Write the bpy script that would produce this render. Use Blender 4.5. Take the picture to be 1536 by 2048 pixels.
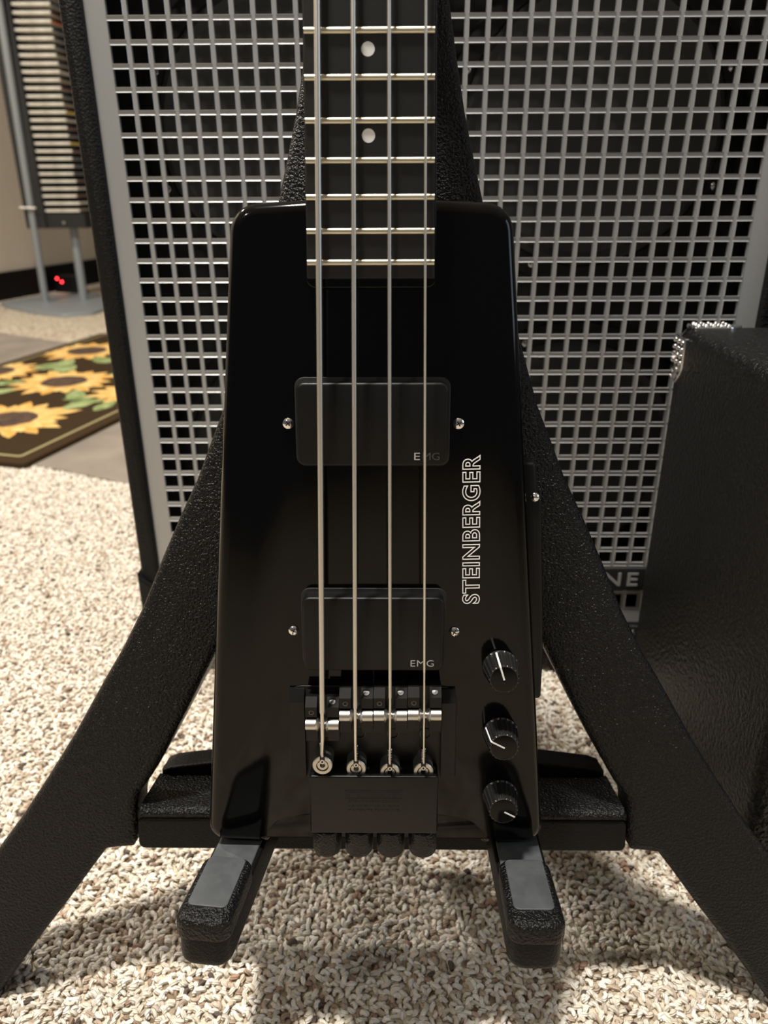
import bpy, math, random
from mathutils import Vector, Matrix
R = math.radians
random.seed(7)
for o in list(bpy.data.objects): bpy.data.objects.remove(o)
SC = bpy.context.scene
COL = SC.collection

# ------------------------------------------------------------------ camera
PITCH, ROLL, YAW, CAM_H = R(23.5), R(.25), R(.8), .483
fw = Vector((-math.sin(YAW)*math.cos(PITCH), math.cos(YAW)*math.cos(PITCH), -math.sin(PITCH)))
r0 = Vector((math.cos(YAW), math.sin(YAW), 0)); u0 = r0.cross(fw)
rt = r0*math.cos(ROLL) - u0*math.sin(ROLL); up = u0*math.cos(ROLL) + r0*math.sin(ROLL)
cd = bpy.data.cameras.new('camera'); cam = bpy.data.objects.new('camera', cd); COL.objects.link(cam)
cd.sensor_fit = 'VERTICAL'; cd.sensor_height = 36; cd.lens = 1538/2048*36
cd.clip_start = .02; cd.clip_end = 60
cam.matrix_world = Matrix(((rt.x, up.x, -fw.x, 0), (rt.y, up.y, -fw.y, 0), (rt.z, up.z, -fw.z, CAM_H), (0, 0, 0, 1)))
cd.dof.use_dof = True; cd.dof.focus_distance = .40; cd.dof.aperture_fstop = 10
SC.camera = cam

# ------------------------------------------------------------------ world, lights, exposure
W = bpy.data.worlds.new('world'); SC.world = W; W.use_nodes = True
W.node_tree.nodes['Background'].inputs[0].default_value = (.95, .97, 1, 1)
W.node_tree.nodes['Background'].inputs[1].default_value = .05
def lamp(name, loc, watts, size, color, aim=None):
    l = bpy.data.lights.new(name, 'AREA'); l.shape = 'DISK'; l.size = size; l.energy = watts; l.color = color
    o = bpy.data.objects.new(name, l); COL.objects.link(o); o.location = loc
    if aim: o.rotation_euler = (Vector(aim)-Vector(loc)).to_track_quat('-Z', 'Y').to_euler()
    return o
WARM = (1, .95, .86)
lamp('overhead_light', (-.28, .34, 2.35), 40, .16, WARM)
lamp('overhead_light', (-1.7, 1.7, 2.35), 28, .16, WARM)  # unseen lamp added as general fill, reaching the tower and wall
cool_l = lamp('cool_side_light', (2.3, -.2, 1.25), 5, .9, (.72, .84, 1), (0, .4, .5)); cool_l.data.shape = 'RECTANGLE'; cool_l.data.size_y = 1.2  # unseen cool source added on the right for the bluish edge highlight
lamp('overhead_light', (-1.3, -1.2, 2.35), 9, .16, WARM)  # unseen weak lamp added as general fill from the front left
SC.view_settings.view_transform = 'Standard'; SC.view_settings.look = 'None'
SC.view_settings.gamma = 1; SC.view_settings.use_curve_mapping = False
SC.view_settings.exposure = .97

# ------------------------------------------------------------------ helpers
class MB:
    def __init__(s): s.v = []; s.f = []
    def add(s, vs, fs):
        b = len(s.v); s.v += [tuple(v) for v in vs]; s.f += [tuple(i+b for i in f) for f in fs]; return s
    def box(s, x0, x1, y0, y1, z0, z1):
        return s.add([(x, y, z) for z in (z0, z1) for y in (y0, y1) for x in (x0, x1)],
                     [(0, 2, 3, 1), (4, 5, 7, 6), (0, 1, 5, 4), (2, 6, 7, 3), (0, 4, 6, 2), (1, 3, 7, 5)])
    def prism(s, pts, z0, z1, rf=0, rb=0, seg=4):
        """outline in XY (counter-clockwise) extruded z0..z1, front (z1) edge rounded by rf, back by rb"""
        n = len(pts); rings = []
        if rb:
            for i in range(seg+1):
                a = i/seg*math.pi/2; rings.append((rb*(1-math.sin(a)), z0+rb*(1-math.cos(a))))
        else: rings.append((0, z0))
        if rf:
            for i in range(seg+1):
                a = i/seg*math.pi/2; rings.append((rf*(1-math.cos(a)), z1-rf+rf*math.sin(a)))
        else: rings.append((0, z1))
        nv = []
        for i in range(n):
            p, q, w = Vector(pts[i-1]), Vector(pts[i]), Vector(pts[(i+1) % n])
            d1, d2 = (q-p).normalized(), (w-q).normalized()
            n1, n2 = Vector((-d1.y, d1.x)), Vector((-d2.y, d2.x))
            m = n1+n2; L = m.length_squared
            nv.append(m*(2/L) if L > .3 else n1)
        vs = []
        for off, z in rings:
            for i in range(n): vs.append((pts[i][0]+nv[i].x*off, pts[i][1]+nv[i].y*off, z))
        fs = [tuple(range(n-1, -1, -1)), tuple(range((len(rings)-1)*n, len(rings)*n))]
        for k in range(len(rings)-1):
            for i in range(n):
                j = (i+1) % n; fs.append((k*n+i, k*n+j, (k+1)*n+j, (k+1)*n+i))
        return s.add(vs, fs)
    def tube(s, path, r, n=10, caps=True, squash=1):
        P = [Vector(p) for p in path]; rr = r if isinstance(r, (list, tuple)) else [r]*len(P)
        vs = []; ref = None
        for i, p in enumerate(P):
            d = (P[min(i+1, len(P)-1)]-P[max(i-1, 0)]).normalized()
            if ref is None: ref = Vector((0, 0, 1)) if abs(d.z) < .9 else Vector((1, 0, 0))
            a = d.cross(ref).normalized(); b = a.cross(d).normalized(); ref = b
            for k in range(n):
                t = 2*math.pi*k/n; vs.append(p+a*math.cos(t)*rr[i]+b*math.sin(t)*rr[i]*squash)
        fs = [(i*n+k, i*n+(k+1) % n, (i+1)*n+(k+1) % n, (i+1)*n+k) for i in range(len(P)-1) for k in range(n)]
        if caps: fs += [tuple(range(n-1, -1, -1)), tuple(range((len(P)-1)*n, len(P)*n))]
        return s.add(vs, fs)
    def lathe(s, prof, n=32, c=(0, 0, 0), ax='z', flute=0, fl=None):
        """prof: list of (radius, height); flute modulates the radius"""
        vs = []
        for k, (r, h) in enumerate(prof):
            for i in range(n):
                a = 2*math.pi*i/n; q = r
                if flute and (fl is None or k in fl): q = r*(1-.055*(1 if (i*flute*2//n) % 2 else 0))
                x, y = q*math.cos(a), q*math.sin(a)
                vs.append({'z': (c[0]+x, c[1]+y, c[2]+h), 'y': (c[0]+x, c[1]+h, c[2]-y), 'x': (c[0]+h, c[1]+x, c[2]+y)}[ax])
        fs = [(k*n+i, k*n+(i+1) % n, (k+1)*n+(i+1) % n, (k+1)*n+i) for k in range(len(prof)-1) for i in range(n)]
        if prof[0][0] > 1e-9: fs.append(tuple(range(n-1, -1, -1)))
        if prof[-1][0] > 1e-9: fs.append(tuple(range((len(prof)-1)*n, len(prof)*n)))
        return s.add(vs, fs)
    def xf(s, M): s.v = [tuple(M @ Vector(v)) for v in s.v]; return s
    def build(s, name, mat, parent=None, scale=1, off=(0, 0, 0), smooth=38, kind=None, label=None):
        me = bpy.data.meshes.new(name)
        me.from_pydata([((v[0]+off[0])*scale, (v[1]+off[1])*scale, (v[2]+off[2])*scale) for v in s.v], [], s.f)
        me.validate(); me.update()
        ms = mat if isinstance(mat, (list, tuple)) else [mat]
        for m in ms: me.materials.append(m)
        if smooth:
            me.shade_smooth()
            try: me.set_sharp_from_angle(angle=R(smooth))
            except Exception: pass
        o = bpy.data.objects.new(name, me); COL.objects.link(o)
        if parent: o.parent = parent
        if kind: o['kind'] = kind
        if label: o['label'] = label
        return o

def round_poly(pts, seg=5):
    """pts (x, y, radius) -> outline with rounded corners"""
    out = []; n = len(pts)
    for i in range(n):
        p, q, w = pts[i-1], pts[i], pts[(i+1) % n]; r = q[2] if len(q) > 2 else 0
        Q = Vector(q[:2])
        if r <= 0: out.append(tuple(Q)); continue
        a = (Vector(p[:2])-Q); b = (Vector(w[:2])-Q); la, lb = a.length, b.length; a.normalize(); b.normalize()
        ang = a.angle(b); t = min(r/math.tan(ang/2), la*.49, lb*.49); r = t*math.tan(ang/2)
        A, B = Q+a*t, Q+b*t; c = Q+(a+b).normalized()*(r/math.sin(ang/2))
        va, vb = A-c, B-c; tot = va.angle_signed(vb)
        for k in range(seg+1):
            th = -tot*k/seg; cs, sn = math.cos(th), math.sin(th)
            out.append((c.x+va.x*cs-va.y*sn, c.y+va.x*sn+va.y*cs))
    return out
def rrect(x0, x1, y0, y1, r, seg=5): return round_poly([(x0, y0, r), (x1, y0, r), (x1, y1, r), (x0, y1, r)], seg)
def empty(name, loc, rot=(0, 0, 0), label=None, cat=None, group=None):
    o = bpy.data.objects.new(name, None); COL.objects.link(o); o.location = loc; o.rotation_euler = rot
    o.empty_display_size = .05
    return tag(o, label, cat, group)
def tag(o, label=None, cat=None, group=None, kind=None):
    if label: o['label'] = label
    if cat: o['category'] = cat
    if group: o['group'] = group
    if kind: o['kind'] = kind
    return o
def copy_tree(o, parent=None):
    c = o.copy(); COL.objects.link(c)
    if parent: c.parent = parent
    for ch in o.children: copy_tree(ch, c)
    return c
def text_mesh(txt, outline=0, offset=0, spacing=1, extrude=0, resol=6):
    cu = bpy.data.curves.new('t', 'FONT'); cu.body = txt; cu.size = 1; cu.space_character = spacing
    cu.offset = offset; cu.resolution_u = resol
    if outline: cu.fill_mode = 'NONE'; cu.bevel_depth = outline; cu.bevel_resolution = 1
    else: cu.fill_mode = 'BOTH'; cu.extrude = extrude
    o = bpy.data.objects.new('t', cu); COL.objects.link(o)
    bpy.context.view_layer.update()
    me = bpy.data.meshes.new_from_object(o.evaluated_get(bpy.context.evaluated_depsgraph_get()))
    vs = [v.co.copy() for v in me.vertices]; fs = [tuple(p.vertices) for p in me.polygons]
    bpy.data.objects.remove(o); bpy.data.curves.remove(cu); bpy.data.meshes.remove(me)
    x0 = min(v.x for v in vs); x1 = max(v.x for v in vs); y0 = min(v.y for v in vs); y1 = max(v.y for v in vs)
    return [((v.x-x0)/(x1-x0), (v.y-y0)/(y1-y0), v.z) for v in vs], fs
def text_mb(txt, org, a, b, n, w, h, zs=1, **k):
    """lay the text: x along a (width w), y along b (height h), z along n, lower left corner at org"""
    vs, fs = text_mesh(txt, **k); O, A, B, N = map(Vector, (org, a, b, n))
    return MB().add([O+A*(x*w)+B*(y*h)+N*(z*zs) for x, y, z in vs], fs)

# ------------------------------------------------------------------ materials
def mat(name, col, rough=.5, metal=0, spec=.5, bump=None, coat=0, var=None, emit=0):
    m = bpy.data.materials.new(name); m.use_nodes = True; nt = m.node_tree; b = nt.nodes['Principled BSDF']
    b.inputs['Base Color'].default_value = (*col, 1); b.inputs['Roughness'].default_value = rough
    b.inputs['Metallic'].default_value = metal; b.inputs['Specular IOR Level'].default_value = spec
    b.inputs['Coat Weight'].default_value = coat; b.inputs['Coat Roughness'].default_value = .03
    if emit: b.inputs['Emission Color'].default_value = (*col, 1); b.inputs['Emission Strength'].default_value = emit
    tc = nt.nodes.new('ShaderNodeTexCoord')
    if bump:
        kind, scale, dist, strength = bump
        if kind == 'noise':
            t = nt.nodes.new('ShaderNodeTexNoise'); t.inputs['Scale'].default_value = scale; t.inputs['Detail'].default_value = 2
            out = t.outputs[0]
        elif kind == 'voronoi':
            t = nt.nodes.new('ShaderNodeTexVoronoi'); t.feature = 'SMOOTH_F1'; t.inputs['Scale'].default_value = scale
            t.inputs['Smoothness'].default_value = .5; out = t.outputs[0]
        elif kind == 'wave':
            t = nt.nodes.new('ShaderNodeTexWave'); t.bands_direction = 'Y'; t.inputs['Scale'].default_value = scale; out = t.outputs[1]
        nt.links.new(tc.outputs['Object'], t.inputs['Vector'])
        bp = nt.nodes.new('ShaderNodeBump'); bp.inputs['Distance'].default_value = dist; bp.inputs['Strength'].default_value = strength
        nt.links.new(out, bp.inputs['Height']); nt.links.new(bp.outputs[0], b.inputs['Normal'])
    if var:
        scale, c2, lo, hi = var
        t = nt.nodes.new('ShaderNodeTexNoise'); t.inputs['Scale'].default_value = scale; t.inputs['Detail'].default_value = 4
        nt.links.new(tc.outputs['Object'], t.inputs['Vector'])
        mr = nt.nodes.new('ShaderNodeMapRange'); mr.inputs[1].default_value = lo; mr.inputs[2].default_value = hi
        mx = nt.nodes.new('ShaderNodeMix'); mx.data_type = 'RGBA'
        mx.inputs[6].default_value = (*col, 1); mx.inputs[7].default_value = (*c2, 1)
        nt.links.new(t.outputs[0], mr.inputs[0]); nt.links.new(mr.outputs[0], mx.inputs[0]); nt.links.new(mx.outputs[2], b.inputs['Base Color'])
    return m
M = dict(
    lacquer=mat('black_lacquer', (.0015, .0015, .0017), .10, spec=.24),
    satin=mat('black_satin_plastic', (.005, .005, .0054), .42, spec=.25),
    board=mat('phenolic_fretboard', (.012, .012, .013), .5, spec=.35, bump=('noise', 300, .0001, .2)),
    fret=mat('fret_wire', (.66, .62, .50), .38, 1),
    inlay=mat('white_dot', (.75, .75, .76), .35),
    wound=mat('wound_string', (.76, .735, .68), .44, 1),
    steel=mat('plain_steel', (.70, .68, .64), .36, 1),
    darksteel=mat('blackened_steel', (.10, .10, .10), .35, 1),
    twist=mat('twisted_string_end', (.62, .60, .56), .3, 1, bump=('noise', 1500, .0004, .9)),
    nickel=mat('nickel', (.56, .545, .51), .38, 1),
    chrome=mat('chrome', (.75, .75, .75), .12, 1),
    anod=mat('black_anodised', (.004, .004, .004), .36, spec=.3),
    white=mat('white_print', (.85, .85, .85), .6),
    greyprint=mat('grey_print', (.42, .42, .42), .6),
    darkprint=mat('unlit_print', (.05, .05, .05), .6),  # shade put into the colour: same print, dark at its reflection angle
    knob=mat('black_gloss_knob', (.010, .010, .010), .36),
    cap=mat('gloss_black_cap', (.002, .002, .002), .2, spec=.2),
    knurl=mat('knurled_black', (.004, .004, .004), .42, spec=.3, bump=('voronoi', 900, .0004, .8)),
    stand=mat('pebbled_plastic', (.0045, .0045, .0048), .34, spec=.22, bump=('noise', 640, .0016, 1)),
    smooth=mat('smooth_plastic', (.0045, .0045, .0048), .48, spec=.16, bump=('noise', 700, .0006, .7)),
    rubber=mat('grey_rubber_pad', (.038, .042, .046), .55, var=(90, (.062, .067, .073), .4, .7)),
    tolex=mat('black_tolex', (.004, .004, .0043), .5, spec=.25, bump=('voronoi', 560, .0006, .9)),
    leather=mat('black_leatherette', (.0035, .0035, .0035), .42, spec=.28, bump=('noise', 280, .003, 1)),
    silver=mat('silver_powder_coat', (.40, .405, .41), .36, .35, bump=('noise', 900, .0002, .3)),
    cone=mat('paper_cone', (.07, .07, .07), .65), baffle=mat('painted_baffle', (.012, .012, .012), .7),
    black=mat('matt_black', (.008, .008, .008), .6),
    ceil=mat('white_ceiling_paint', (.80, .79, .77), .9),
    wall=mat('beige_wall_paint', (.55, .47, .37), .8, bump=('noise', 80, .001, .2)),
    baseb=mat('black_baseboard', (.005, .0047, .0045), .6, spec=.15),
    vinyl=mat('vinyl_floor', (.275, .235, .195), .55, spec=.25, var=(9, (.20, .17, .14), .35, .65)),
    greym=mat('grey_metal', (.27, .29, .30), .45, .3),
    rugdark=mat('rug_brown', (.042, .026, .013), .95, spec=.05, bump=('noise', 600, .002, .8)),
    rugedge=mat('rug_border', (.046, .028, .014), .95, spec=.05, bump=('noise', 600, .002, .8)),
    rugline=mat('rug_cream_line', (.30, .25, .12), .9),
    petal=mat('sunflower_petal', (.58, .29, .05), .9, var=(30, (.68, .43, .14), .4, .6)),
    petal2=mat('sunflower_petal_light', (.66, .46, .17), .9, var=(30, (.58, .31, .07), .4, .6)),
    seed=mat('sunflower_centre', (.035, .019, .013), .95, var=(60, (.08, .04, .02), .4, .6)),
    leaf=mat('rug_leaf', (.13, .18, .05), .9, var=(40, (.30, .35, .15), .4, .6)),
    case=mat('cream_case_edge', (.70, .66, .57), .5, var=(25, (.55, .51, .43), .4, .7)),
    orange=mat('orange_spine', (.65, .14, .05), .5), yellow=mat('yellow_spine', (.75, .52, .05), .5),
    tan=mat('tan_spine', (.30, .24, .17), .5),
    maroon=mat('maroon_spine', (.13, .04, .04), .5), slate=mat('slate_spine', (.10, .11, .14), .5),
    red=mat('red_indicator', (1, .03, .04), .4, emit=4),
)
def carpet_mat(name, inst):
    m = bpy.data.materials.new(name); m.use_nodes = True; nt = m.node_tree; b = nt.nodes['Principled BSDF']
    b.inputs['Roughness'].default_value = .95; b.inputs['Specular IOR Level'].default_value = .1
    if inst:
        a = nt.nodes.new('ShaderNodeAttribute'); a.attribute_type = 'INSTANCER'; a.attribute_name = 'col'
        nt.links.new(a.outputs['Color'], b.inputs['Base Color'])
        tc = nt.nodes.new('ShaderNodeTexCoord'); w = nt.nodes.new('ShaderNodeTexWave'); w.bands_direction = 'DIAGONAL'
        w.inputs['Scale'].default_value = 260; w.inputs['Distortion'].default_value = 1.5
        nt.links.new(tc.outputs['Object'], w.inputs['Vector'])
        bp = nt.nodes.new('ShaderNodeBump'); bp.inputs['Distance'].default_value = .0006; bp.inputs['Strength'].default_value = .8
        nt.links.new(w.outputs[1], bp.inputs['Height']); nt.links.new(bp.outputs[0], b.inputs['Normal'])
    else:
        tc = nt.nodes.new('ShaderNodeTexCoord')
        v = nt.nodes.new('ShaderNodeTexVoronoi'); v.inputs['Scale'].default_value = 190
        nt.links.new(tc.outputs['Object'], v.inputs['Vector'])
        r = nt.nodes.new('ShaderNodeValToRGB'); e = r.color_ramp.elements
        e[0].position = 0; e[0].color = (.16, .10, .06, 1); e[1].position = 1; e[1].color = (.70, .62, .50, 1)
        for p, c in ((.14, (.30, .23, .16, 1)), (.34, (.46, .38, .28, 1)), (.6, (.56, .48, .37, 1))):
            q = e.new(p); q.color = c
        s = nt.nodes.new('ShaderNodeSeparateColor'); nt.links.new(v.outputs['Color'], s.inputs[0])
        nt.links.new(s.outputs[0], r.inputs[0]); nt.links.new(r.outputs[0], b.inputs['Base Color'])
        bp = nt.nodes.new('ShaderNodeBump'); bp.inputs['Distance'].default_value = .004; bp.inputs['Strength'].default_value = .8; bp.invert = True
        nt.links.new(v.outputs['Distance'], bp.inputs['Height']); nt.links.new(bp.outputs[0], b.inputs['Normal'])
    return m
M['carpet'] = carpet_mat('berber_carpet', False); M['loop'] = carpet_mat('berber_loop', True)

# ------------------------------------------------------------------ the setting
tag(MB().box(-4, 4, -3.5, 7, -.05, 0).build('floor', M['carpet'], smooth=0), kind='structure')
tag(MB().box(-4, 4, -3.5, 7, 2.42, 2.5).build('ceiling', M['ceil'], smooth=0), kind='structure')
wd = Vector((.31, .95, 0)).normalized(); wn = Vector((wd.y, -wd.x, 0)); w0 = Vector((-1.705, 3.396, 0))
def wall_slab(a, b, d0, d1, z0, z1):
    m = MB(); P = [w0+wd*a+wn*d0, w0+wd*b+wn*d0, w0+wd*b+wn*d1, w0+wd*a+wn*d1]
    return m.add([(p.x, p.y, z) for z in (z0, z1) for p in P], [(0, 1, 2, 3), (7, 6, 5, 4), (0, 4, 5, 1), (1, 5, 6, 2), (2, 6, 7, 3), (3, 7, 4, 0)])
tag(wall_slab(-3, 3.2, -.1, -.004, 0, 2.4).build('wall_left', M['wall'], smooth=0), kind='structure')
tag(wall_slab(-3, 3.2, -.0035, .012, 0, .115).build('baseboard_left', M['baseb'], smooth=0), kind='structure')
KF = .483/.458
strip = [(x*KF, y*KF) for x, y in ((-1.90, 1.83), (-.59, 1.232), (-.427, 1.158), (.05, .945), (.05, 1.76), (-.999, 2.333), (-1.272, 2.491), (-1.95, 2.86))]
tag(MB().prism(strip, .0005, .0045).build('floor_vinyl', M['vinyl'], smooth=0), kind='structure')

# carpet loops: nobody could count them
def inside(p, poly):
    c = False; n = len(poly)
    for i in range(n):
        a, b = poly[i], poly[i-1]
        if (a[1] > p[1]) != (b[1] > p[1]) and p[0] < (b[0]-a[0])*(p[1]-a[1])/(b[1]-a[1])+a[0]: c = not c
    return c
def loop_mesh():
    m = MB(); path = []; rad = []
    for i in range(7):
        a = math.pi*i/6; path.append((-math.cos(a)*.0023, .0007*math.sin(a*2), math.sin(a)*.0030-.0004)); rad.append(.00115+.00045*math.sin(a))
    m.tube(path, rad, 7); me_o = m.build('yarn_loop', M['loop'], smooth=180)
    me = me_o.data; bpy.data.objects.remove(me_o); return me
pts, cols, rots, scls = [], [], [], []
PAL = [((.74, .675, .575), 38), ((.84, .79, .71), 30), ((.63, .55, .45), 15), ((.50, .40, .31), 8.5), ((.34, .245, .18), 4), ((.12, .095, .08), 1.1), ((.40, .26, .19), 1.2)]
pc, pw = [p[0] for p in PAL], [p[1] for p in PAL]
SP = .0046; iy = 0; y = .17
while y < 1.40:
    zc = y*math.cos(PITCH)+CAM_H*math.sin(PITCH); hw = .60*zc+.06
    x = -hw + (SP/2 if iy % 2 else 0)
    while x < hw:
        px, py = x+random.uniform(-.0016, .0016), y+random.uniform(-.0016, .0016); x += SP
        if (py > .80 and px > -.24) or (px > .36) or inside((px, py), strip): continue
        pts.append((px, py, random.uniform(-.0007, .0006))); k = random.uniform(.88, 1.12)
        c = random.choices(pc, pw)[0]; cols += [min(1, q*k) for q in c]+[1]
        rots += [random.uniform(-.75, .75), random.uniform(-.6, .6), random.gauss(.9, 1.0)]
        scls += [random.uniform(.85, 1.2), random.uniform(.88, 1.2), random.uniform(.8, 1.2)]
    y += SP*.92; iy += 1
me = bpy.data.meshes.new('carpet_pile'); me.from_pydata(pts, [], [])
a = me.attributes.new('col', 'FLOAT_COLOR', 'POINT'); a.data.foreach_set('color', cols)
a = me.attributes.new('rot', 'FLOAT_VECTOR', 'POINT'); a.data.foreach_set('vector', rots)
a = me.attributes.new('scl', 'FLOAT_VECTOR', 'POINT'); a.data.foreach_set('vector', scls)
pile = bpy.data.objects.new('carpet_pile', me); COL.objects.link(pile)
tag(pile, 'cream and brown flecked looped berber carpet pile', 'carpet', kind='stuff')
loop_me = loop_mesh(); me.materials.append(M['loop'])
ng = bpy.data.node_groups.new('loops', 'GeometryNodeTree')
ng.interface.new_socket('Geometry', in_out='INPUT', socket_type='NodeSocketGeometry')
ng.interface.new_socket('Geometry', in_out='OUTPUT', socket_type='NodeSocketGeometry')
N = ng.nodes; gi = N.new('NodeGroupInput'); go = N.new('NodeGroupOutput')
iop = N.new('GeometryNodeInstanceOnPoints')
# the loop shape is held by a helper object kept out of the scene
lo = bpy.data.objects.new('yarn_loop', loop_me)
oi = N.new('GeometryNodeObjectInfo'); oi.inputs['Object'].default_value = lo
na = N.new('GeometryNodeInputNamedAttribute'); na.data_type = 'FLOAT_VECTOR'; na.inputs['Name'].default_value = 'rot'
nb = N.new('GeometryNodeInputNamedAttribute'); nb.data_type = 'FLOAT_VECTOR'; nb.inputs['Name'].default_value = 'scl'
ng.links.new(gi.outputs[0], iop.inputs['Points']); ng.links.new(oi.outputs['Geometry'], iop.inputs['Instance'])
er = N.new('FunctionNodeEulerToRotation')
ng.links.new(na.outputs['Attribute'], er.inputs[0]); ng.links.new(er.outputs[0], iop.inputs['Rotation'])
ng.links.new(nb.outputs['Attribute'], iop.inputs['Scale']); ng.links.new(iop.outputs[0], go.inputs[0])
pm = pile.modifiers.new('loops', 'NODES'); pm.node_group = ng

# ------------------------------------------------------------------ speaker cabinet
CY = .6811; CX = .0395
CZ = .025
cab = empty('speaker_cabinet', (CX, CY, CZ), label='large black speaker cabinet with silver square-mesh grille behind the bass', cat='speaker cabinet')
Z0, Z1, HW = .020, .703, .2915
m = MB()   # shell: a tray of five boards open to the front
fr = -.006
m.prism(rrect(-HW, -HW+.0175, Z0, Z1, .004), 0, .40, .004, 0)
m.prism(rrect(HW-.0175, HW, Z0, Z1, .004), 0, .40, .004, 0)
m.prism(rrect(-HW+.0175, HW-.0175, Z0, Z0+.0175, .001), 0, .40, .003, 0)
m.prism(rrect(-HW+.0175, HW-.0175, Z1-.0175, Z1, .001), 0, .40, .003, 0)
m.prism(rrect(-HW+.0175, HW-.0175, Z0+.0175, Z1-.0175, .001), 0, .02, 0, 0)
m.xf(Matrix(((1, 0, 0, 0), (0, 0, -1, .40+fr), (0, 1, 0, 0), (0, 0, 0, 1))))
m.build('shell', M['tolex'], cab)
# grille: one perforated sheet
bar, pitch = .0037, .01615
xs = []; x = -.2575
for i in range(32): xs += [x, x+pitch-bar]; x += pitch
xs = [-.2741]+xs+[.2741]
zs = []; zk = lambda k: .5698-.016*k
top = .6700
zs = [.0392, .0560]
k = 31
while zk(k) < top: zs += [zk(k)-bar/2, zk(k)+bar/2]; k -= 1
if len(zs) % 2: zs.append(top)
zs = sorted(zs); zs.append(zs[-1]+.0125); zs.append(.6858)
g = MB(); nx, nz = len(xs), len(zs); T = .0026
vid = {}
def gv(i, j, b):
    if (i, j, b) not in vid: vid[(i, j, b)] = len(g.v); g.v.append((xs[i], T if b else 0, zs[j]))
    return vid[(i, j, b)]
def hole(i, j): return i % 2 == 1 and j % 2 == 1 and 0 < i < nx-2 and 0 < j < nz-2
for i in range(nx-1):
    for j in range(nz-1):
        if hole(i, j):
            g.f += [(gv(i, j, 0), gv(i, j, 1), gv(i+1, j, 1), gv(i+1, j, 0)), (gv(i+1, j, 0), gv(i+1, j, 1), gv(i+1, j+1, 1), gv(i+1, j+1, 0)),
                    (gv(i+1, j+1, 0), gv(i+1, j+1, 1), gv(i, j+1, 1), gv(i, j+1, 0)), (gv(i, j+1, 0), gv(i, j+1, 1), gv(i, j, 1), gv(i, j, 0))]
        else:
            g.f += [(gv(i, j, 0), gv(i+1, j, 0), gv(i+1, j+1, 0), gv(i, j+1, 0)), (gv(i, j+1, 1), gv(i+1, j+1, 1), gv(i+1, j, 1), gv(i, j, 1))]
gr = g.build('grille', M['silver'], cab, smooth=0, label='silver perforated steel grille')
bv = gr.modifiers.new('bevel', 'BEVEL'); bv.width = .0005; bv.segments = 1; bv.limit_method = 'ANGLE'
MB().box(-.2741, .2741, .058, .072, .0375, .6855).build('baffle', M['baffle'], cab, smooth=0)
for cx in (-.13, .13):
    for cz in (.205, .495):
        rot = Matrix(((1, 0, 0, cx), (0, 0, 1, .058), (0, -1, 0, cz), (0, 0, 0, 1)))
        m = MB().lathe([(.128, 0), (.128, -.004), (.124, -.006), (.112, -.006), (.110, -.003), (.110, 0)], 48).xf(rot)
        d = m.build('speaker_driver', M['black'], cab)
        m = MB().lathe([(.111, -.004), (.106, -.008), (.100, -.004), (.096, 0), (.04, .032), (.036, .030), (.02, .022), (0, .019)], 40).xf(rot)
        m.build('cone', M['cone'], d)
        for q in range(8):
            a = q*math.pi/4+.39
            MB().lathe([(.0035, 0), (.0032, -.002), (.0018, -.003), (0, -.003)], 10).xf(rot @ Matrix.Translation((math.cos(a)*.118, math.sin(a)*.118, -.006))).build('screw', M['chrome'], d)
# logo plate on the lower right of the grille
pl = MB().prism(rrect(.085, .222, .0782, .1032, .002), 0, .004, .001, 0).xf(Matrix(((1, 0, 0, 0), (0, 0, -1, 0), (0, 1, 0, 0), (0, 0, 0, 1)))).build('logo_plate', M['black'], cab, label='black logo plate with silver letters')
text_mb('NE', (.1695, -.0043, .0836), (1, 0, 0), (0, 0, 1), (0, -1, 0), .0335, .0145, .0006, offset=.012, extrude=.5, spacing=1.25).build('lettering', M['silver'], pl, smooth=0)
# corner protectors and feet
for sx in (-1, 1):
    for zz, s in ((Z0-.003, 1), (Z1+.003, -1)):
        x0 = sx*(HW+.0035); pts = [(x0, zz), (x0-sx*.060, zz), (x0-sx*.060, zz+s*.004), (x0-sx*.024, zz+s*.026), (x0-sx*.023, zz+s*.062), (x0-sx*.0, zz+s*.080)]
        if sx*s > 0: pts = pts[::-1]
        MB().prism([(p[0], p[1]) for p in pts], 0, .06, .004, 0).xf(Matrix(((1, 0, 0, 0), (0, 0, -1, .06+fr-.004), (0, 1, 0, 0), (0, 0, 0, 1)))).build('corner_protector', M['satin'], cab)
for sx in (-1, 1):
    for yy in (.05, .34):
        MB().lathe([(.022, -CZ), (.025, .004-CZ), (.025, .0205)], 20, (sx*.22, yy, 0)).build('rubber_foot', M['black'], cab)

# ------------------------------------------------------------------ leatherette amplifier case on the right
BX, BY0, BY1, BZ0, BZ1 = .2345, .387, .645, .040, .370
box = empty('amplifier_case', (BX, BY1, 0), label='small black leatherette amplifier case with chrome corner standing right of the bass stand', cat='amplifier')
bw, bd = .34, BY1-BY0
m = MB().prism(rrect(0, bw, -bd, 0, .009, 4), BZ0, BZ1, .009, .009, 4); m.build('shell', M['leather'], box)
ch = MB()
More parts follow.
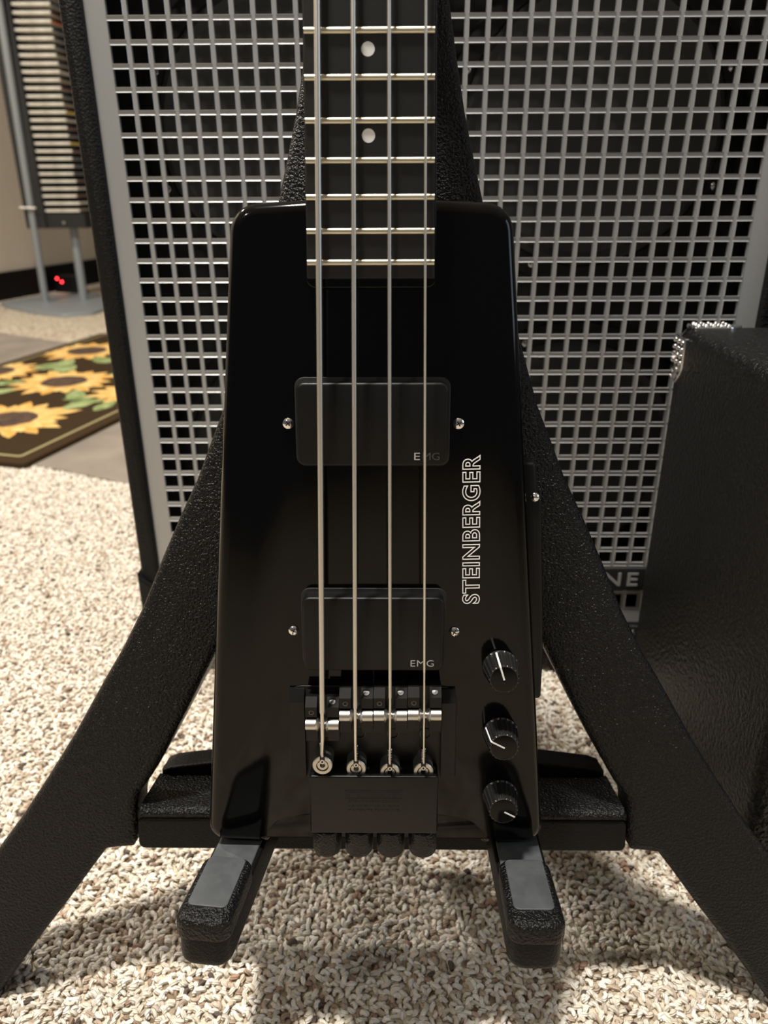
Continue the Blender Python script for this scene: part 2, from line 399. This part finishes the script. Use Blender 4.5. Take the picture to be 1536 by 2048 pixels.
# rounded cap over the corner plus three tongues with rows of beads
cap = []
for i in range(7):
    for j in range(9):
        th = math.pi/2*i/6; ph = math.pi/2*j/8
        cap.append((.011-.0125*math.sin(th)*math.cos(ph), -.011+.0125*math.sin(th)*math.sin(ph), BZ1-.011+.0125*math.cos(th)))
ch.add(cap, [(i*9+j, i*9+j+1, (i+1)*9+j+1, (i+1)*9+j) for i in range(6) for j in range(8)])
def tong(L, w, A, B, Cn, org):
    sh = round_poly([(.006, -w, .001), (L*.7, -w, .008), (L, 0, .004), (L*.7, w, .008), (.006, w, .001)], 4)
    t = MB().prism(sh, -.0005, .0026, .0012); A, B, Cn, org = map(Vector, (A, B, Cn, org))
    ch.add([org+A*v[0]+B*v[1]+Cn*v[2] for v in t.v], t.f)
tong(.050, .010, (1, 0, 0), (0, 1, 0), (0, 0, 1), (0, -.0110, BZ1))          # on the top, along the back edge
tong(.046, .010, (0, 0, -1), (1, 0, 0), (0, 1, 0), (.0110, 0, BZ1))          # on the back, going down
tong(.046, .0125, (0, 0, -1), (0, -1, 0), (-1, 0, 0), (0, -.0130, BZ1))      # on the left side, going down
cp = ch.build('corner_protector', M['chrome'], box, label='ornate chrome corner')
bd_ = MB().lathe([(.0021, 0), (.0017, .0012), (.0009, .0019), (0, .0021)], 10)
for q in range(5):
    for w in (-.005, .001, .007):
        MB().add([(v[0]+.010+q*.0060, v[1]-.0115+w, v[2]+BZ1+.0024) for v in bd_.v], bd_.f).build('bead', M['chrome'], cp)
    for w in (-.008, 0, .008):
        if q < 4: MB().add([(-v[2]-.0024, v[1]-.0130+w, v[0]+BZ1-.010-q*.0055) for v in bd_.v], [f[::-1] for f in bd_.f]).build('bead', M['chrome'], cp)
MB().lathe([(.0062, 0), (.006, .0014), (.004, .0026), (.0035, .0016), (.0015, .0016), (0, .0024)], 18).xf(Matrix(((0, 0, -1, -.0022), (0, 1, 0, -.013), (1, 0, 0, BZ1-.036), (0, 0, 0, 1)))).build('rivet', M['chrome'], cp)
c2 = MB().tube([(-.001, -.004, BZ0+.040), (-.003, -.006, BZ0+.030), (-.0015, -.006, BZ0+.018), (.002, -.008, BZ0+.002)], [.0025, .0035, .0045, .003], 10).build('corner_protector', M['chrome'], box, label='chrome lower corner')
MB().lathe([(.004, 0), (.003, .002), (0, .003)], 12).xf(Matrix(((0, 0, -1, -.005), (0, 1, 0, -.006), (1, 0, 0, BZ0+.020), (0, 0, 0, 1)))).build('rivet', M['chrome'], c2)
for fx in (.03, bw-.03):
    for fy in (-.03, -bd+.03):
        MB().lathe([(.012, 0), (.014, .003), (.014, BZ0+.001)], 16, (fx, fy, 0)).build('rubber_foot', M['black'], box)

# ------------------------------------------------------------------ guitar stand
AX = -.0075
ST0 = Vector((AX, .326, .025))
st = empty('guitar_stand', ST0, (R(75), 0, 0), 'black pebbled plastic A-frame guitar stand holding up the bass', 'guitar stand')
outer = [(20, 720), (24, 680), (29, 610), (36.5, 561), (40.3, 536), (45.3, 507), (51.0, 482), (55.5, 463), (79, 384), (88.3, 353), (96.6, 333), (105, 312), (115.5, 291), (127, 266), (141, 234), (154, 209.5), (163.6, 194), (185.5, 156.5), (203, 129.5), (220.3, 104), (234, 86), (262, 48), (296, 4), (315, -24)]
inner = [(248, -24), (228, 4), (213.5, 24), (195, 48), (179, 70), (169.5, 82.5), (163, 83.5), (152.5, 84.5), (150, 89), (149.3, 112), (147.8, 119), (140.5, 129), (127.5, 151.5), (116, 173), (98, 208), (80, 245), (55, 298), (22, 362), (8, 392), (0, 404)]
half = [(0, 404)] + [(0, 720)]
for sx in (1, -1):
    po = [(x*sx, s) for x, s in (inner[:-1]+[(0, 404), (0, 720)]+outer)]
    # orientation: counter-clockwise
    ar = sum(po[i-1][0]*po[i][1]-po[i][0]*po[i-1][1] for i in range(len(po)))
    if ar < 0: po = po[::-1]
    leg = MB().prism(po, -28, 0, 5, 5, 4).build('leg', M['stand'], st, .001)
# crossbar: lower body, upper lid with a proud lip, arched rear block
cb = MB().prism(rrect(-148.5, 148.5, 84.5, 104.5, 4), -43, 0, 1.5, 2).build('crossbar', M['smooth'], st, .001)
arch = lambda x, h: h + 2*math.cos(x/148*math.pi/2)
lid = [(-149, 104)] + [(149, 104), (149, 108), (147, 112)] + [(x, arch(x, 110.5)) for x in range(140, -141, -20)] + [(-147, 112), (-149, 108)]
MB().prism(lid, -44, 1.2, 4, 2).build('lid', M['stand'], cb, .001)
rear = [(-146, 86), (146, 86), (146, 114)] + [(x, 115.5+12*math.cos(x/146*math.pi/2)) for x in range(140, -141, -14)] + [(-146, 114)]
MB().prism(rear, -66, -42.5, 2, 4).build('rear_block', M['smooth'], st, .001)
rearleg = MB().tube([(0, 110, -70), (0, 60, -150), (0, 32, -205)], [14, 13, 13], 12)
rearleg.build('rear_leg', M['satin'], st, .001)
MB().prism(rrect(-20, 20, 690, 724, 6), -30, 66, 6, 4).build('yoke_arm', M['smooth'], st, .001)
# cradle arms: v runs towards the viewer, h up (tilted 9 degrees so that they meet the body's end square)
for cx0, yawd in ((-.0815, 6), (.0684, 0)):
    Mw = Matrix.Translation((cx0, .351, .1415)) @ Matrix.Rotation(R(180-yawd), 4, 'Z') @ Matrix.Rotation(R(9), 4, 'X')
    inv = (Matrix.Translation(ST0) @ Matrix.Rotation(R(75), 4, 'X')).inverted() @ Mw
    b = MB().prism(round_poly([(-14, -24, 2), (14, -24, 2), (13.0, 97, 8), (-13.0, 97, 8)]), -25, -2.6, 2, 5).xf(Matrix.Scale(.001, 4)).xf(inv).build('cradle_arm', M['smooth'], st)
    MB().prism(rrect(-11.5, 11.5, 2, 62, 2), -4, -.9, .6, 0).xf(Matrix.Scale(.001, 4)).xf(inv).build('rear_pad', M['rubber'], b, label='smooth grey rubber pad')
    MB().prism(round_poly([(-13.3, 51, 7), (13.3, 51, 7), (13.9, 98.5, 7), (-13.9, 98.5, 7)]), -8, 3.6, 3.5, 2).xf(Matrix.Scale(.001, 4)).xf(inv).build('end_block', M['stand'], b)
    MB().prism(rrect(-9.8, 10.2, 53.5, 88.5, 3), 2, 4.2, .5, 0).xf(Matrix.Scale(.001, 4)).xf(inv).build('front_pad', M['rubber'], b, label='smooth grey rubber pad')

# ------------------------------------------------------------------ headless bass guitar
S0 = 89.5   # the origin sits at the lower end of the body
B0 = Vector((-.01016, .31127, .23661)) - Vector((0, math.sin(R(9)), math.cos(R(9))))*S0*.001
bass = empty('bass_guitar', B0, (R(81), 0, 0), 'glossy black headless electric bass with small rectangular body standing on the guitar stand', 'bass guitar')
OFF = (0, S0, 0)
def bb(m, name, material, parent=bass, **k): return m.build(name, material, parent, .001, OFF, **k)
body_half = [(34, -73, 4), (49.5, -76, 12), (59.3, -87.6, 2.5), (92.2, -86.2, 10), (62.8, 241.6, 13), (29, 243.6, 0)]
bo = round_poly([(x, s, r) for x, s, r in body_half] + [(-x, s, r) for x, s, r in body_half[::-1]], 6)
body = bb(MB().prism(bo, -54, -16, 5.5, 5, 6), 'body', M['lacquer'], smooth=50)
# neck with fretboard
FB = lambda s: 27.7-(s-216)*(27.7-20.5)/(863.6-216)
nk = [(-FB(207)-1, 205.5, 4), (FB(207)+1, 205.5, 4), (FB(885)+.6, 905, 3), (-FB(885)-.6, 905, 3)]
neck = bb(MB().prism(round_poly(nk), -33, -9.2, .6, 11, 6), 'neck', M['lacquer'])
bb(MB().prism([(-FB(209), 209.3), (FB(209), 209.3), (FB(868), 868), (-FB(868), 868)], -9.4, -3.6, .5, 0), 'fretboard', M['board'], neck)
for n in range(1, 25):
    s = 863.6/2**(n/12); w = FB(s)-.2; m = MB()
    prof = [(-1.25, 0), (-1.2, .55), (-.85, .95), (-.35, 1.15), (.35, 1.15), (.85, .95), (1.2, .55), (1.25, 0)]
    vs = [(x, s+p[0], -3.7+p[1]) for x in (-w, w) for p in prof]
    m.add(vs, [(i, i+1, 9+i, 8+i) for i in range(7)]+[(7, 6, 5, 4, 3, 2, 1, 0), tuple(range(8, 16))])
    bb(m, 'fret', M['fret'])
for n in (3, 5, 7, 9, 15, 17, 19, 21):
    s = (863.6/2**(n/12)+863.6/2**((n-1)/12))/2
    if n == 19: s = 298.6
    if n == 21: s = 266.3
    bb(MB().lathe([(2.75, -.5), (2.75, .06), (0, .06)], 28, (-.6, s, -3.6)), 'dot_inlay', M['inlay'])
bb(MB().prism(rrect(-21, 21, 868, 905, 3), -12, 4, 2, 0), 'head_piece', M['anod'])
# pickups
for s0, s1, full in ((125.4, 164.0, False), (21.0, 60.0, True)):
    p = bb(MB().prism(rrect(-34.8, 35.0, s0, s1, 3.6), -18, -7, 1.2, 0, 3), 'pickup', M['satin'])
    bb(MB().prism(rrect(-36.4, 36.6, s0-1.6, s1+1.9, 4.6), -16.4, -15.6, .4, 0), 'pickup_cavity_rim', M['black'], p)
    if full:
        bb(text_mb('EMG', (18.6, s0+2.6, -6.99), (1, 0, 0), (0, 1, 0), (0, 0, 1), 11.6, 3.4, .08, offset=-.004, extrude=.5, spacing=1.1), 'lettering', M['greyprint'], p, smooth=0)
    else:
        bb(text_mb('E', (19.6, s0+3.0, -6.99), (1, 0, 0), (0, 1, 0), (0, 0, 1), 2.7, 3.4, .08, offset=-.004, extrude=.5), 'lettering', M['greyprint'], p, smooth=0)
        bb(text_mb('MG', (23.6, s0+3.0, -6.99), (1, 0, 0), (0, 1, 0), (0, 0, 1), 7.8, 3.4, .08, offset=-.004, extrude=.5), 'lettering', M['darkprint'], p, smooth=0)  # rest of the word, painted dark as if catching no light
for t, s in ((-39.8, 144.3), (40.6, 144.2), (-40.5, 39.0), (40.7, 38.6)):
    sc = bb(MB().lathe([(2.7, -.4), (2.6, .5), (1.9, 1.1), (.9, 1.35), (0, 1.4)], 20, (t, s, -16)), 'screw', M['chrome'])
    a = random.uniform(0, 1.5); m = MB()
    for q in (0, math.pi/2):
        c, n_ = math.cos(a+q), math.sin(a+q)
        m.add([(t+c*x-n_*y, s+n_*x+c*y, -16+z) for x, y, z in [(x, y, z) for z in (.8, 1.45) for x, y in ((-1.4, -.28), (1.4, -.28), (1.4, .28), (-1.4, .28))]], [(0, 3, 2, 1), (4, 5, 6, 7), (0, 1, 5, 4), (1, 2, 6, 5), (2, 3, 7, 6), (3, 0, 4, 7)])
    bb(m, 'cross_slot', M['black'], sc, smooth=0)
# maker's name, reading upwards
lx, ly = Vector((-.023, 1, 0)).normalized(), Vector((-1, -.023, 0)).normalized()
bb(text_mb('STEINBERGER', (53.3, 53.6, -15.95), lx, ly, (0, 0, 1), 75.8, 8.9, 3.5, outline=.023, offset=.020, spacing=1.12), 'maker_lettering', M['white'], smooth=0, label='white outlined maker name lettering')
# bridge
br = bb(MB().prism(round_poly([(-43.8, -45, 2), (43, -45, 2), (43, 8.5, 8), (-43.8, 8.5, 6)]), -18, -15.4, .4, 0), 'bridge_plate', M['anod'])
for x0, x1 in ((-43.6, -35.9), (34.9, 42.0)):
    prof = [(-43.5, -16), (-43.5, -12.2), (-42.8, -11.5), (.8, -11.5), (7.2, -14.6), (7.4, -16)]
    n = len(prof); vs = [(x, p[0], p[1]) for x in (x0, x1) for p in prof]
    bb(MB().add(vs, [tuple(range(n)), tuple(range(2*n-1, n-1, -1))]+[(k, n+k, n+(k+1) % n, (k+1) % n) for k in range(n)]), 'side_rail', M['anod'], br, smooth=20)
for t in (-26.2, -9, 8.4, 25.4): bb(MB().lathe([(3.2, -.2), (3.2, .3), (2.6, .5), (2.5, -.5), (0, -.5)], 20, (t+1.5, -18.5, -15.4)), 'mounting_screw', M['knob'], br)
STR = [(-25.6, -5.6, -20.6, 1.36, 's_thick', 3.2), (-9.0, -.6, -6.3, 1.10, 's_thick', 1.0), (8.4, -.4, 8.0, .86, 's_thin', 6.5), (25.4, 0, 22.6, .58, 's_thin', 20)]
for i, (t, s, ttop, rad, mk, core) in enumerate(STR):
    c = 17.2*(i-1.5)-.1; w = 8.45; g2 = 2.6
    def cheek(x0, x1):
        prof = [(s+12.6, -14.5), (s+12.6, -6.8), (s+8.4, -3.2), (s+3.0, -3.0), (s+2.4, -5.5), (s-4.2, -5.5), (s-4.6, -4.6), (s-11.4, -4.9), (s-11.6, -14.5)]
        n = len(prof); vs = [(x, p[0], p[1]) for x in (x0, x1) for p in prof]
        return vs, [tuple(range(n)), tuple(range(2*n-1, n-1, -1))]+[(k, n+k, n+(k+1) % n, (k+1) % n) for k in range(n)]
    sd = MB()
    for x0, x1 in ((c-w, c-g2), (c+g2, c+w)): sd.add(*cheek(x0, x1))
    sd.box(c-g2-.1, c+g2+.1, s-11.3, s+12.3, -14.5, -8.5)
    so = bb(sd, 'saddle', M['anod'], smooth=20)
    ro = MB().lathe([(2.8, -w+.1), (2.8, -3.2), (3.5, -2.4), (1.7, -.8), (1.7, .8), (3.5, 2.4), (2.8, 3.2), (2.8, w-.1)], 24, (c, s-1.0, -3.1), 'x')
    bb(ro, 'roller', M['nickel'], so)
    bb(MB().lathe([(1.35, -1.6), (1.35, -.4), (.8, -.35), (.7, -.9), (0, -.9)], 14, (c-5.4, s+5.6, -2.5)), 'height_screw', M['darksteel'], so)
    bb(MB().lathe([(1.5, -.6), (1.5, .2), (0, .3)], 14).xf(Matrix.Translation((c+5.2, s+10.6, -5.2)) @ Matrix.Rotation(R(-50), 4, 'X')), 'height_screw', M['darksteel'], so)
    # ball-end anchor
    ta, sa = ((-26.4, -30.6), (-9.2, -34.0), (8.3, -36.0), (25.6, -35.6))[i]; nt_ = -3.6 if i == 0 else -6.0
    an = MB().lathe([(5.2, -16), (5.2, nt_-.5), (4.8, nt_), (3.3, nt_), (3.1, nt_-1.6), (2.7, nt_-1.6), (2.6, nt_-.4), (1.4, nt_-.4), (1.3, nt_-3), (0, nt_-3)], 32, (ta, sa, 0))
    ao = bb(an, 'ball_end_anchor', M['nickel'])
    bb(MB().box(ta-1.3, ta+1.3, sa+1.6, sa+5.5, nt_-6, nt_+.15), 'slot', M['black'], ao, smooth=0)
    # string: wound length, bare core over the roller, twisted end, ball-end loop
    stn = -rad*.2
    L = 860-s; top_t = t+(ttop-t)*(860-s)/(315-s)
    wend = s+core+4
    f = (wend-s)/(860-s); pw_ = (t+(top_t-t)*f, wend, 1.1*0)
    pit = (.64, .54, .46, 0)[i]; path, rr = [], []
    if pit:
        q = 0; yv = wend-.6
        while yv < 335:
            path.append((t+(top_t-t)*(yv-s)/(860-s), yv, 0)); rr.append(rad*(.78 if yv < wend else (1.03 if q % 2 else .86))); yv += pit/2; q += 1
    else: path, rr = [(pw_[0], wend-.6, 0), (pw_[0], wend, 0)], [rad*.75, rad]
    path.append((top_t, 866, -.2)); rr.append(rad)
    string = bb(MB().tube(path, rr, 12), 'string', M['wound'], smooth=70)
    cr = max(.5, rad*.72)
    bb(MB().tube([(pw_[0], wend, 0), (t, s, -.2), (t-.05, s-7, -.5), (ta, sa+8, -2.2), (ta, sa+4.0, nt_-1.8)], cr, 10), 'core', M['steel'], string)
    tw = MB()
    for ph in (0, math.pi):
        tw.tube([(ta+math.cos(ph+k*1.1)*.62, sa+3.6+k*.62, nt_-1.7+k*.14+math.sin(ph+k*1.1)*.62+cr*.5) for k in range(18)], .55, 6)
    bb(tw, 'twisted_end', M['twist'], string)
    bb(MB().lathe([(.9+.7*math.cos(q*math.pi/5), .7*math.sin(q*math.pi/5)) for q in range(11)], 14, (ta, sa+2.4, nt_-.4)), 'end_loop', M['steel'], string)
# tailpiece with embossed writing and four tuning knobs
tp = bb(MB().prism(rrect(-33.5, 33.3, -70.7, -36.6, 1.6), -30, -3.6, .8, .8, 3), 'tailpiece', M['anod'])
em = lambda txt, x, y, w, h: bb(text_mb(txt, (x, y, -3.62), (1, 0, 0), (0, 1, 0), (0, 0, 1), w, h, .22, offset=.008, extrude=.5, spacing=1.05), 'embossed_lettering', M['anod'], tp, smooth=0)
em('STEINBERGER', -14, -48.7, 28, 2.9); em('STEINBERGER SOUND', -13.2, -51.9, 26.4, 1.35); em('U.S. PATENT NO. 4,192,213', -13.2, -54.7, 26.4, 1.35); em('PATENTS PENDING', -13.2, -57.2, 26.4, 1.35)
fr_ = MB()
for a in ((-15.2, 15.2, -49.7, -49.35), (-15.2, 15.2, -45.15, -44.8), (-15.2, -14.85, -49.7, -44.8), (14.85, 15.2, -49.7, -44.8)): fr_.box(*a, -3.7, -3.45)
bb(fr_, 'embossed_frame', M['anod'], tp, smooth=0)
for t in (-25.8, -8.5, 8.6, 25.9):
    bb(MB().lathe([(3, 1.5), (3, -2), (6.6, -2.2), (7.4, -3), (7.5, -15.5), (6.8, -16.8), (5.8, -16.4), (0, -16)][::-1], 36, (t, -70.8, -13.2), 'y'), 'tuning_knob', M['knurl'])
# control knobs
for t, s, ang in ((64.8, 19.2, 107), (66.2, -18.6, 152), (67.2, -55.6, 332)):
    kb = bb(MB().lathe([(9.3, 0), (9.35, .6), (9.1, 1.2), (7.6, 13.4), (7.0, 13.9), (0, 13.9)], 120, (t, s, -15.9), flute=20, fl=(2, 3)), 'control_knob', M['knob'], smooth=25)
    c, n_ = math.cos(R(ang)), math.sin(R(ang))
    def lp(d, h, wv): return (t+c*d-n_*wv, s+n_*d+c*wv, -15.9+h)
    pl_ = MB(); prof = [(-.3 if ang != 332 else .5, 14.25), (6.7, 14.25), (7.5, 14.0), (7.75, 13.4), (9.2, 1.6)]
    bb(MB().lathe([(6.6, 13.8), (6.6, 14.1), (6.3, 14.2), (0, 14.2)], 40, (t, s, -15.9)), 'knob_cap', M['cap'], kb)
    prof = prof if ang != 332 else prof[:2]
    pl_.add([lp(d, h, w) for d, h in prof for w in (-.45, .45)], [(2*k, 2*k+2, 2*k+3, 2*k+1) for k in range(len(prof)-1)])
    bb(pl_, 'pointer_line', M['white'], kb, smooth=0)
# folding leg rest along the lower edge of the body
lr = bb(MB().prism(round_poly([(75, -6, 2), (89.2, -6, 2), (89.2, 20, 0), (84.5, 104, 2), (82.0, 108, 2), (80.5, 123, 2), (70, 123, 2)]), -44, -29, 2, 2), 'leg_rest', M['satin'])
bb(MB().lathe([(2.4, -1), (2.3, 1.2), (1.4, 2.2), (0, 2.5)], 16, (80.6, 105.5, -29.4)), 'pivot_screw', M['chrome'], lr)

# ------------------------------------------------------------------ sunflower rug
RA = Vector((-.631, 1.227))*KF; e1 = Vector((.254, .967)).normalized(); e2 = Vector((-e1.y, e1.x))
rug = empty('sunflower_rug', (RA.x, RA.y, .0045), (0, 0, math.atan2(e1.y, e1.x)), 'dark brown rug printed with yellow sunflowers on the floor left of the speaker cabinet', 'rug')
RL, RW = 1.15, .622
MB().prism(rrect(0, RL, 0, RW, .012), 0, .009, .002, 0).build('border', M['rugedge'], rug)
MB().prism(rrect(.030, RL-.030, .030, RW-.030, .008), .0086, .0094, 0, 0).build('trim_line', M['rugline'], rug)
MB().prism(rrect(.037, RL-.037, .037, RW-.037, .006), .009, .0099, 0, 0).build('field', M['rugdark'], rug)
def local(x, y):
    d = Vector((x, y))*KF-RA; return d.dot(e1), d.dot(e2)
def leafpoly(cx, cy, a, L, w):
    o = []
    for k in range(12):
        t = 2*math.pi*k/12; x = (math.cos(t)*.5+.5)*L; y = math.sin(t)*w*(.6+.4*math.sin(math.pi*min(1, (x/L)*.9)))
        o.append((cx+x*math.cos(a)-y*math.sin(a), cy+x*math.sin(a)+y*math.cos(a)))
    return o
def clampf(p): return (min(max(p[0], .040), RL-.040), min(max(p[1], .040), RW-.040))
def flat(polys, z):
    m = MB()
    for i_, p in enumerate(polys):
        p = [clampf(q) for q in p]; n = len(p); b = [(x, y, z+i_*.00001) for x, y in p]; m.add(b, [tuple(range(n))])
    return m
FL = [(-.864, 2.154, .135), (-.788, 1.80, .135), (-.777, 1.487, .14), (-1.005, 1.905, .12), (-.585, 1.70, .11), (-1.03, 1.58, .12), (-.60, 2.08, .12)]
lv = []
for x, y, r in FL:
    cx, cy = local(x, y)
    for k in range(6):
        a = random.uniform(0, 6.28); q = leafpoly(cx+math.cos(a)*r*.75, cy+math.sin(a)*r*.75, a+random.uniform(-.7, .7), r*.75, r*.17); lv += [q] if all(.042 < x_ < RL-.042 and .042 < y_ < RW-.042 for x_, y_ in q) else []
flat(lv, .0105).build('leaves', M['leaf'], rug, smooth=0)
for x, y, r in FL:
    cx, cy = local(x, y); n = 15; p1, p2 = [], []
    for k in range(n):
        a = 2*math.pi*(k+random.uniform(-.2, .2))/n; rr = r*random.uniform(.88, 1.08)
        for lst, aa, ll in ((p1, a, rr), (p2, a+math.pi/n, rr*.80)):
            u, v = Vector((math.cos(aa), math.sin(aa))), Vector((-math.sin(aa), math.cos(aa))); c0 = Vector((cx, cy))
            lst.append([tuple(c0+u*d*ll+v*w*r) for d, w in ((.3, -.08), (.62, -.125), (.84, -.085), (1, 0), (.84, .085), (.62, .125), (.3, .08))])
    f = flat(p1, .0107).build('sunflower', M['petal'], rug, smooth=0)
    flat(p2, .0111).build('inner_petals', M['petal2'], f, smooth=0)
    flat([[(cx+math.cos(t*.2856)*r*.42*random.uniform(.93, 1.05), cy+math.sin(t*.2856)*r*.42*random.uniform(.93, 1.05)) for t in range(22)]], .0115).build('flower_centre', M['seed'], f, smooth=0)

# ------------------------------------------------------------------ media tower by the wall
tw = empty('media_tower', (-1.29*KF, 3.12*KF, 0), label='tall black media tower on grey pole stand against the beige wall', cat='media tower')
bp = [(-1.56, 3.10), (-1.50, 3.02), (-1.41, 2.94), (-1.30, 2.86), (-1.19, 2.80), (-1.10, 2.86), (-1.08, 3.05), (-1.16, 3.22), (-1.28, 3.37), (-1.40, 3.36), (-1.50, 3.25)]
MB().prism(round_poly([(x+1.29, y-3.12, .03) for x, y in bp], 3), .0, .012, .004, 0).build('base_plate', M['greym'], tw)
MB().tube([(-.095, .0, .01), (-.050, -.045, 1.35)], .0135, 14).build('pole', M['greym'], tw)
MB().tube([(.035, .06, .01), (.035, .07, .34)], .016, 14).build('pole', M['greym'], tw)
MB().box(-.110, -.036, -.015, .15, .285, 1.35).build('side_panel', M['black'], tw, smooth=0)
MB().box(-.036, .112, .135, .15, .285, 1.35).build('back_panel', M['black'], tw, smooth=0)
MB().box(-.036, .112, -.005, .135, .285, .338).build('bottom_panel', M['black'], tw, smooth=0)
m = MB()
for k in range(60): m.box(-.118, -.109, .0, .14, .30+k*.0175, .309+k*.0175)
m.build('slot_rail', M['black'], tw, smooth=0)
MB().lathe([(.005, 0), (.004, .003), (0, .004)], 10).xf(Matrix(((1, 0, 0, .03), (0, 0, -1, -.005), (0, 1, 0, .305), (0, 0, 0, 1)))).build('bolt', M['steel'], tw)
MB().tube([(-.115, -.035, .36), (-.055, -.035, .358)], .004, 8).build('clamp', M['steel'], tw)
tw.scale = (KF, KF, KF)
ORD = 'Lowest,Second,Third,Fourth,Fifth,Sixth,Seventh,Eighth,Ninth,Tenth,Eleventh,Twelfth,Thirteenth,Fourteenth,Fifteenth,Sixteenth,Seventeenth,Eighteenth,Nineteenth,Twentieth,Twenty-first,Twenty-second,Twenty-third,Twenty-fourth,Twenty-fifth,Twenty-sixth,Twenty-seventh,Twenty-eighth'.split(',')
SPN = {2: 'maroon', 4: 'maroon', 6: 'slate', 13: 'yellow', 24: 'orange', 19: 'slate', 9: 'yellow'}
for k in range(28):
    z = (.343+k*.0256)*KF
    w = .132+random.uniform(-.004, .004); L = .120; jx = random.uniform(-.002, .002)
    o = empty('media_case', ((-1.29-.034)*KF+jx, 3.12*KF, z), label='thin cream-edged case lying flat in the media tower', cat='case', group='cases stacked in the media tower')
    o.scale = (KF, KF, KF)
    MB().prism(rrect(0, w, -.005, L, .002, 2), 0, .0092, .001, .001, 2).build('box', M['case'], o)
    MB().box(w-.001, w+.0012, 0, L-.003, .001, .0082).build('spine', M[SPN.get(k, random.choice(('case', 'slate', 'tan', 'maroon')))], o, smooth=0)
    o['label'] = ORD[k]+' case up from the bottom of the media tower, ' + {'case': 'cream edged'}.get(SPN.get(k, 'case'), SPN.get(k, '')+' spined')
# little black device with red lights
dv = empty('power_adapter', (-1.43*KF, 3.50*KF, 0), (0, 0, R(-18)), 'small black device with glowing red lights on the floor behind the media tower', 'device')
MB().prism(rrect(-.06, .06, -.04, .04, .01), 0, .075, .006, 0).build('housing', M['satin'], dv)
for x, z in ((-.012, .048), (-.036, .062)):
    MB().lathe([(.006, 0), (.005, .003), (0, .004)], 12).xf(Matrix(((1, 0, 0, x), (0, 0, -1, -.040), (0, 1, 0, z), (0, 0, 0, 1)))).build('indicator_light', M['red'], dv)
